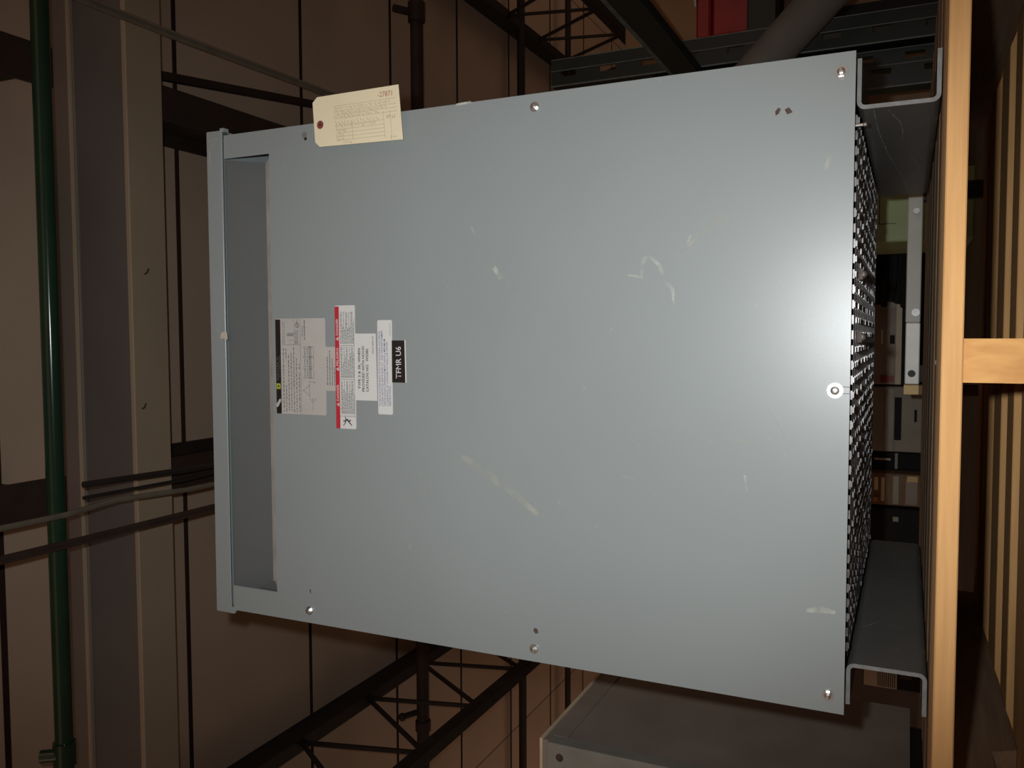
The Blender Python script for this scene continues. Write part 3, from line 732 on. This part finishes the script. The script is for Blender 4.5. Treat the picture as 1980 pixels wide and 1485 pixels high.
# ================================================================ RACK, RED BINS AND TUBE AT THE RIGHT
rk = thing('pallet_rack', 'dark green slotted pallet rack standing behind the right side of the pallet', 'rack', (0.75, 1.2, F))
def post(x0, x1, y0, dep, z1, slotx, slot_z0, mm=M['rack']):
    mb = MB(); sw = 0.007; sh = 0.042; pitch = 0.109
    zs = []
    z = slot_z0
    while z - pitch > F: z -= pitch
    zz = F
    while zz < z1:
        a = z - sh / 2; b = z + sh / 2
        if a > z1: mb.box(slotx - sw, slotx + sw, y0, y0 + 0.003, zz, z1); break
        if a > zz: mb.box(slotx - sw, slotx + sw, y0, y0 + 0.003, zz, a)
        zz = b; z += pitch
    mb.box(x0, slotx - sw, y0, y0 + 0.003, F, z1); mb.box(slotx + sw, x1, y0, y0 + 0.003, F, z1)
    mb.box(x0, x0 + 0.003, y0 + 0.003, y0 + dep, F, z1); mb.box(x1 - 0.003, x1, y0 + 0.003, y0 + dep, F, z1)
    o = mb.build('upright_post', mm, rk)
    MB().cyl((x0, y0, F + 0.01), (x0, y0, z1), 0.0022, 8).build('rolled_edge', M['rackedge'], o, True)
    MB().cyl((x1, y0, F + 0.01), (x1, y0, z1), 0.0012, 8).build('rolled_edge', M['rackedge'], o, True)
    return o
post(0.727, 0.796, 1.10, 0.06, 0.82, 0.757, 0.009)
post(0.681, 0.7175, 1.13, 0.05, 0.55, 0.700, 0.05)
post(0.625, 0.674, 1.10, 0.06, 0.40, 0.660, 0.010)
for (x, z) in ((0.766, 1.0),):
    MB().cyl((x, 1.099, F + 0.01), (x, 1.099, 0.82), 0.0013, 8).build('face_ridge', M['rackedge'], rk, True)
MB().box(0.700, 0.722, -0.30, 1.095, 0.414, 0.478, 0.003).build('shelf_beam', M['rack'], rk)
MB().box(0.6975, 0.7015, -0.30, 1.095, 0.4745, 0.4845, 0.001).build('beam_lip', M['rackedge'], rk)
MB().box(0.80, 1.60, 1.30, 1.36, 0.27, 0.345, 0.003).build('cross_beam', M['rack'], rk)
MB().box(0.80, 1.60, 1.36, 1.86, 0.325, 0.345).build('shelf_deck', M['steel_b'], rk)
MB().box(1.55, 1.60, 1.30, 1.36, F, 0.9).build('upright_post', M['rack'], rk)
MB().box(1.55, 1.60, 1.80, 1.86, F, 1.9).build('upright_post', M['rack'], rk)
MB().box(0.80, 0.84, 1.30, 1.36, F, 0.5).build('upright_post', M['rack'], rk)
MB().bar((0.70, 1.20, F), (0.70, 1.20, F + 0.012), 0.22, 0.28, (1, 0, 0)).build('base_plate', M['rack'], rk)

o = MB().box(0.905, 1.25, 1.42, 1.75, 0.3460, 0.462, 0.006).build('red_bin', M['red']); tag(o, 'red steel bin on the rack shelf, lower of two', 'bin', 'red bins on the rack shelf')
o = MB().box(0.897, 1.25, 1.40, 1.75, 0.4625, 0.503, 0.006).build('red_bin', M['red']); tag(o, 'shallow red steel bin resting on the larger red one', 'bin', 'red bins on the rack shelf')
cx = thing('brown_carton', 'brown cardboard carton on top of the red bins on the rack', 'carton', (1.1, 1.6, 0.5035))
MB().box(0.905, 1.30, 1.43, 1.75, 0.5035, 0.72, 0.003).build('carton_body', M['carton_o'], cx)
MB().box(0.91, 1.29, 1.429, 1.4295, 0.60, 0.61).build('tape', M['carton'], cx)
for (x, y_, lab) in ((0.985, 1.395, 'bare metal rod standing in front of the brown carton, nearer the red bins'), (1.02, 1.40, 'bare metal rod standing in front of the brown carton, farther right')):
    o = MB().cyl((x, y_, 0.5035), (x + 0.12, y_, 0.513), 0.003, 8).build('metal_rod', M['rod'], None, True); tag(o, lab, 'rod')

tb = thing('board_tube', 'thick dusty grey tube leaning against the green rack posts', 'tube', (0.97, 0.93, F))
p0 = Vector((0.660, 1.045, 0.300)); p1 = Vector((1.03, 0.84, F + 0.05))
MB().cyl(p0, p1, 0.046, 32).build('tube_wall', M['tube'], tb, True)
d = (p0 - p1).normalized(); MB().cyl(p0, p0 + d * 0.006, 0.040, 24).build('tube_end_cap', M['tube'], tb, True)

cx = thing('large_carton', 'large brown carton standing on the floor behind the green rack posts', 'carton', (1.3, 1.95, F))
MB().box(0.60, 1.75, 1.90, 2.5, F, 0.30, 0.004).build('carton_body', M['carton'], cx)
MB().box(1.045, 1.055, 1.893, 1.90, F, 0.30).build('corner_strip', M['louver'], cx)
MB().box(1.056, 1.10, 1.893, 1.90, F, 0.30).build('dark_edge', M['black'], cx)

# ================================================================ EQUIPMENT SEEN UNDER THE TRANSFORMER
o = thing('mounting_rail', 'light grey steel rail with round head bolts lying behind the pallet', 'rail', (0.17, 1.23, F))
MB().box(0.092, 0.420, 1.21, 1.25, -0.0835, -0.051, 0.002).build('rail_length', M['rail'], o)
MB().box(-0.0555, 0.0915, 1.21, 1.25, -0.0835, -0.052, 0.002).build('rail_length', M['railw'], o, label='end length with flash glare painted in')  # same rail, split off to carry the painted glare
MB().cyl((0.116, 1.21, -0.073), (0.116, 1.200, -0.073), 0.009, 18).build('bolt', M['dullzinc'], o, True)
MB().cyl((0.355, 1.21, -0.070), (0.355, 1.200, -0.070), 0.007, 18).build('bolt', M['dullzinc'], o, True)
mb = MB().cyl((-0.030, 1.21, -0.067), (-0.030, 1.2085, -0.067), 0.0085, 18); mb.build('vent_hole', M['ink'], o)
MB().box(0.38, 0.42, 1.215, 1.245, F, -0.084).build('leg', M['steel_b'], o); MB().box(-0.05, -0.01, 1.215, 1.245, F, -0.084).build('leg', M['steel_b'], o)
o = thing('wood_block', 'pale wooden block at the left end of the grey rail', 'block', (-0.068, 1.23, F))
MB().box(-0.0795, -0.057, 1.195, 1.26, -0.0835, -0.0505, 0.001).build('block_end', M['block'], o)
MB().box(-0.0795, -0.057, 1.20, 1.26, F, -0.084).build('block_upright', M['stringer_d'], o)

o = thing('green_machine', 'sage green steel machine housing right behind the transformer feet', 'machine', (0.42, 1.8, F))
MB().box(0.325, 0.52, 1.60, 2.0, F, 0.16, 0.004).build('housing', M['green'], o)
mb = MB(); mb.box(0.375, 0.52, 1.5985, 1.600, 0.0225, 0.0245); mb.box(0.375, 0.3765, 1.5985, 1.600, -0.02, 0.0225)
mb.build('cover_seam', M['ink'], o)
o = thing('cable_pile', 'pile of black cables with a white tag beside the green machine', 'cables', (0.25, 2.2, F))
mb = MB()
for i in range(9):
    z = -0.10 + 0.02 * i; r = 0.010
    mb.tube([(0.16 + 0.01 * (i % 3), 2.10 + 0.03 * (i % 2), z), (0.24, 2.06 + 0.02 * (i % 3), z + 0.012 * math.sin(i)), (0.36, 2.12, z - 0.01)], r, 8)
mb.build('cable_loops', M['black'], o, True)
mb = MB().box(0.18, 0.36, 2.14, 2.26, F, 0.10, 0.02); mb.build('cable_drum', M['black'], o)
MB().box(0.345, 0.352, 2.035, 2.038, -0.022, -0.004).build('white_tag', M['railw'], o)

def farbox(name, label, cat, x0, x1, y0, z0, z1, material, dep=0.4):
    t = thing(name, label, cat, ((x0 + x1) / 2, y0 + dep / 2, F))
    MB().box(x0, x1, y0, y0 + dep, max(z0, F + 0.05), z1, 0.004).build('body', material, t)
    mb = MB(); mb.box(x0 + 0.01, x0 + 0.06, y0 + 0.02, y0 + dep - 0.02, F, F + 0.0495); mb.box(x1 - 0.06, x1 - 0.01, y0 + 0.02, y0 + dep - 0.02, F, F + 0.0495)
    mb.build('feet', M['steel_b'], t)
    return t
t = farbox('control_cabinet', 'dark grey cabinet with a green and white sticker, seen between the feet', 'cabinet', -0.12, 0.225, 2.40, F, 0.22, M['cabside'])
MB().box(-0.118, 0.233, 2.360, 2.40, -0.036, -0.016, 0.001).build('ledge_bar', M['louver'], t, label='tan ledge bar')
MB().box(-0.118, 0.233, 2.372, 2.399, F + 0.06, -0.0365).build('dark_skirt', M['black'], t)
MB().box(0.018, 0.090, 2.397, 2.3995, 0.010, 0.036).build('sticker', M['farcab2'], t)
MB().box(0.030, 0.082, 2.3955, 2.397, 0.028, 0.034).build('sticker_stripe', M['railw'], t)
MB().box(0.030, 0.062, 2.394, 2.3995, -0.012, 0.004, 0.001).build('button', M['black'], t)
MB().box(0.165, 0.185, 2.394, 2.3995, -0.016, 0.09).build('trim_strip', M['farcab2'], t)
MB().box(-0.112, -0.088, 2.394, 2.3995, -0.012, 0.035).build('red_strip', M['red'], t)
o = MB().box(0.235, 0.285, 2.45, 2.75, F, 0.06, 0.004).build('red_crate', M['red']); tag(o, 'small dark red crate between the black cables and the dark cabinet', 'crate')
t = farbox('grey_enclosure', 'olive grey enclosure with a tall dark slot, seen left of the wood block', 'enclosure', -0.375, -0.130, 2.44, F, 0.20, M['farcab'])
MB().box(-0.330, -0.170, 2.436, 2.4395, -0.040, -0.016).build('dark_slot', M['black'], t)
MB().box(-0.372, -0.135, 2.425, 2.4395, -0.013, 0.008, 0.001).build('panel_band', M['farcab2'], t)
MB().box(-0.26, -0.215, 2.435, 2.4395, -0.092, -0.083).build('dark_slot', M['black'], t)
MB().box(-0.30, -0.15, 2.434, 2.4395, 0.022, 0.027).build('seam_bar', M['farcab2'], t)
t = farbox('black_machine', 'black machine with a thin tan strip near the centre left foot', 'machine', -0.450, -0.385, 2.50, F, 0.20, M['black'])
MB().box(-0.416, -0.408, 2.495, 2.4995, -0.005, 0.052).build('tan_strip', M['cabtop'], t)
MB().box(-0.447, -0.387, 2.495, 2.4995, -0.03, -0.02).build('grey_strip', M['farcab'], t)
t = farbox('parts_crate', 'stack of brown and grey panels with a pale wood end', 'crate', -0.575, -0.455, 2.42, F, 0.20, M['stringer_d'])
MB().box(-0.568, -0.462, 2.414, 2.4195, -0.037, -0.016, 0.001).build('grey_slat', M['farcab2'], t)
MB().box(-0.568, -0.470, 2.414, 2.4195, -0.100, -0.060, 0.001).build('grey_slat', M['farcab'], t)
MB().box(-0.480, -0.458, 2.40, 2.4135, -0.100, -0.064, 0.001).build('pale_wood_end', M['block'], t)
MB().box(-0.560, -0.470, 2.414, 2.4195, 0.012, 0.024, 0.001).build('tan_slat', M['cabtop'], t)
MB().box(-0.520, -0.470, 2.414, 2.4195, 0.034, 0.048, 0.001).build('tan_slat', M['cabtop'], t)
MB().box(-0.562, -0.545, 2.40, 2.4135, 0.034, 0.050, 0.001).build('orange_knob', M['pine_fir'], t)
t = farbox('black_motor', 'black motor housing behind the left foot', 'machine', -0.80, -0.590, 2.45, F, 0.20, M['black'])
MB().box(-0.640, -0.622, 2.445, 2.4495, -0.037, -0.018).build('rating_plate', M['farcab2'], t)
t = farbox('louvered_cabinet', 'beige louvered cabinet seen through the left foot channel', 'cabinet', -1.285, -1.05, 2.44, F, 0.075, M['black'])
MB().box(-1.280, -1.06, 2.432, 2.4395, -0.045, 0.072, 0.001).build('louvered_cover', M['louver'], t, label='beige cover')
mb0 = None
for i in range(9):
    z = 0.020 - i * 0.0073
    if mb0 is None: mb0 = MB().box(-1.276, -1.07, 2.4300, 2.4322, z, z + 0.0030).build('louver_slot', M['ink'], t)
    else: dup(mb0, (0, 0, -i * 0.0073))
MB().box(-1.235, -1.07, 2.43, 2.4395, -0.095, -0.055, 0.001).build('base_panel', M['rust'], t)
MB().box(-0.90, 0.35, 3.2, 3.3, F, 0.5).build('partition', M['wall'])
o = bpy.data.objects['partition']; tag(o, 'low dark partition far behind the cabinets', 'partition')


# scrap glimpsed through the notch of the left stringer
o = thing('floor_scrap', 'pale scrap with two thin wires on the floor beside the left side of the pallet', 'scrap', (-0.585, 0.24, F))
MB().cyl((-0.575, 0.20, F), (-0.575, 0.20, F + 0.022), 0.024, 18).build('pale_cap', M['debris'], o, True)
for dx in (0.0, 0.012):
    MB().tube([(-0.572 - dx, 0.215, F + 0.020), (-0.578 - dx, 0.26, F + 0.024), (-0.60 - dx, 0.33, F + 0.004)], 0.0022, 6).build('wire', M['conduit'], o, True)
o = MB().cyl((0.8086, 1.094, 0.1513), (0.8086, 1.098, 0.1513), 0.004, 10).build('rack_pin', M['zinc'], rk, True)
for (x, y_) in ((0.252, 0.813), (-0.150, 0.790)):
    MB().tube([(x, y_, 2.0155), (x + 0.004, y_, 2.006), (x + 0.016, y_ + 0.004, 2.004)], 0.0022, 6).build('hanger_hook', M['steel_b'], bpy.data.objects['roof_girder'], True)

for pre, grp in (('roof_beam', 'dark roof beams running into the hall'), ('roof_truss', 'open web roof trusses'), ('conduit', 'conduits under the roof'),
                 ('roof_pipe', 'thin black pipes along the far roof planks'), ('metal_rod', 'bare rods in front of the brown carton')):
    for o in bpy.data.objects:
        if o.parent is None and o.name.split('.')[0] == pre: o['group'] = grp
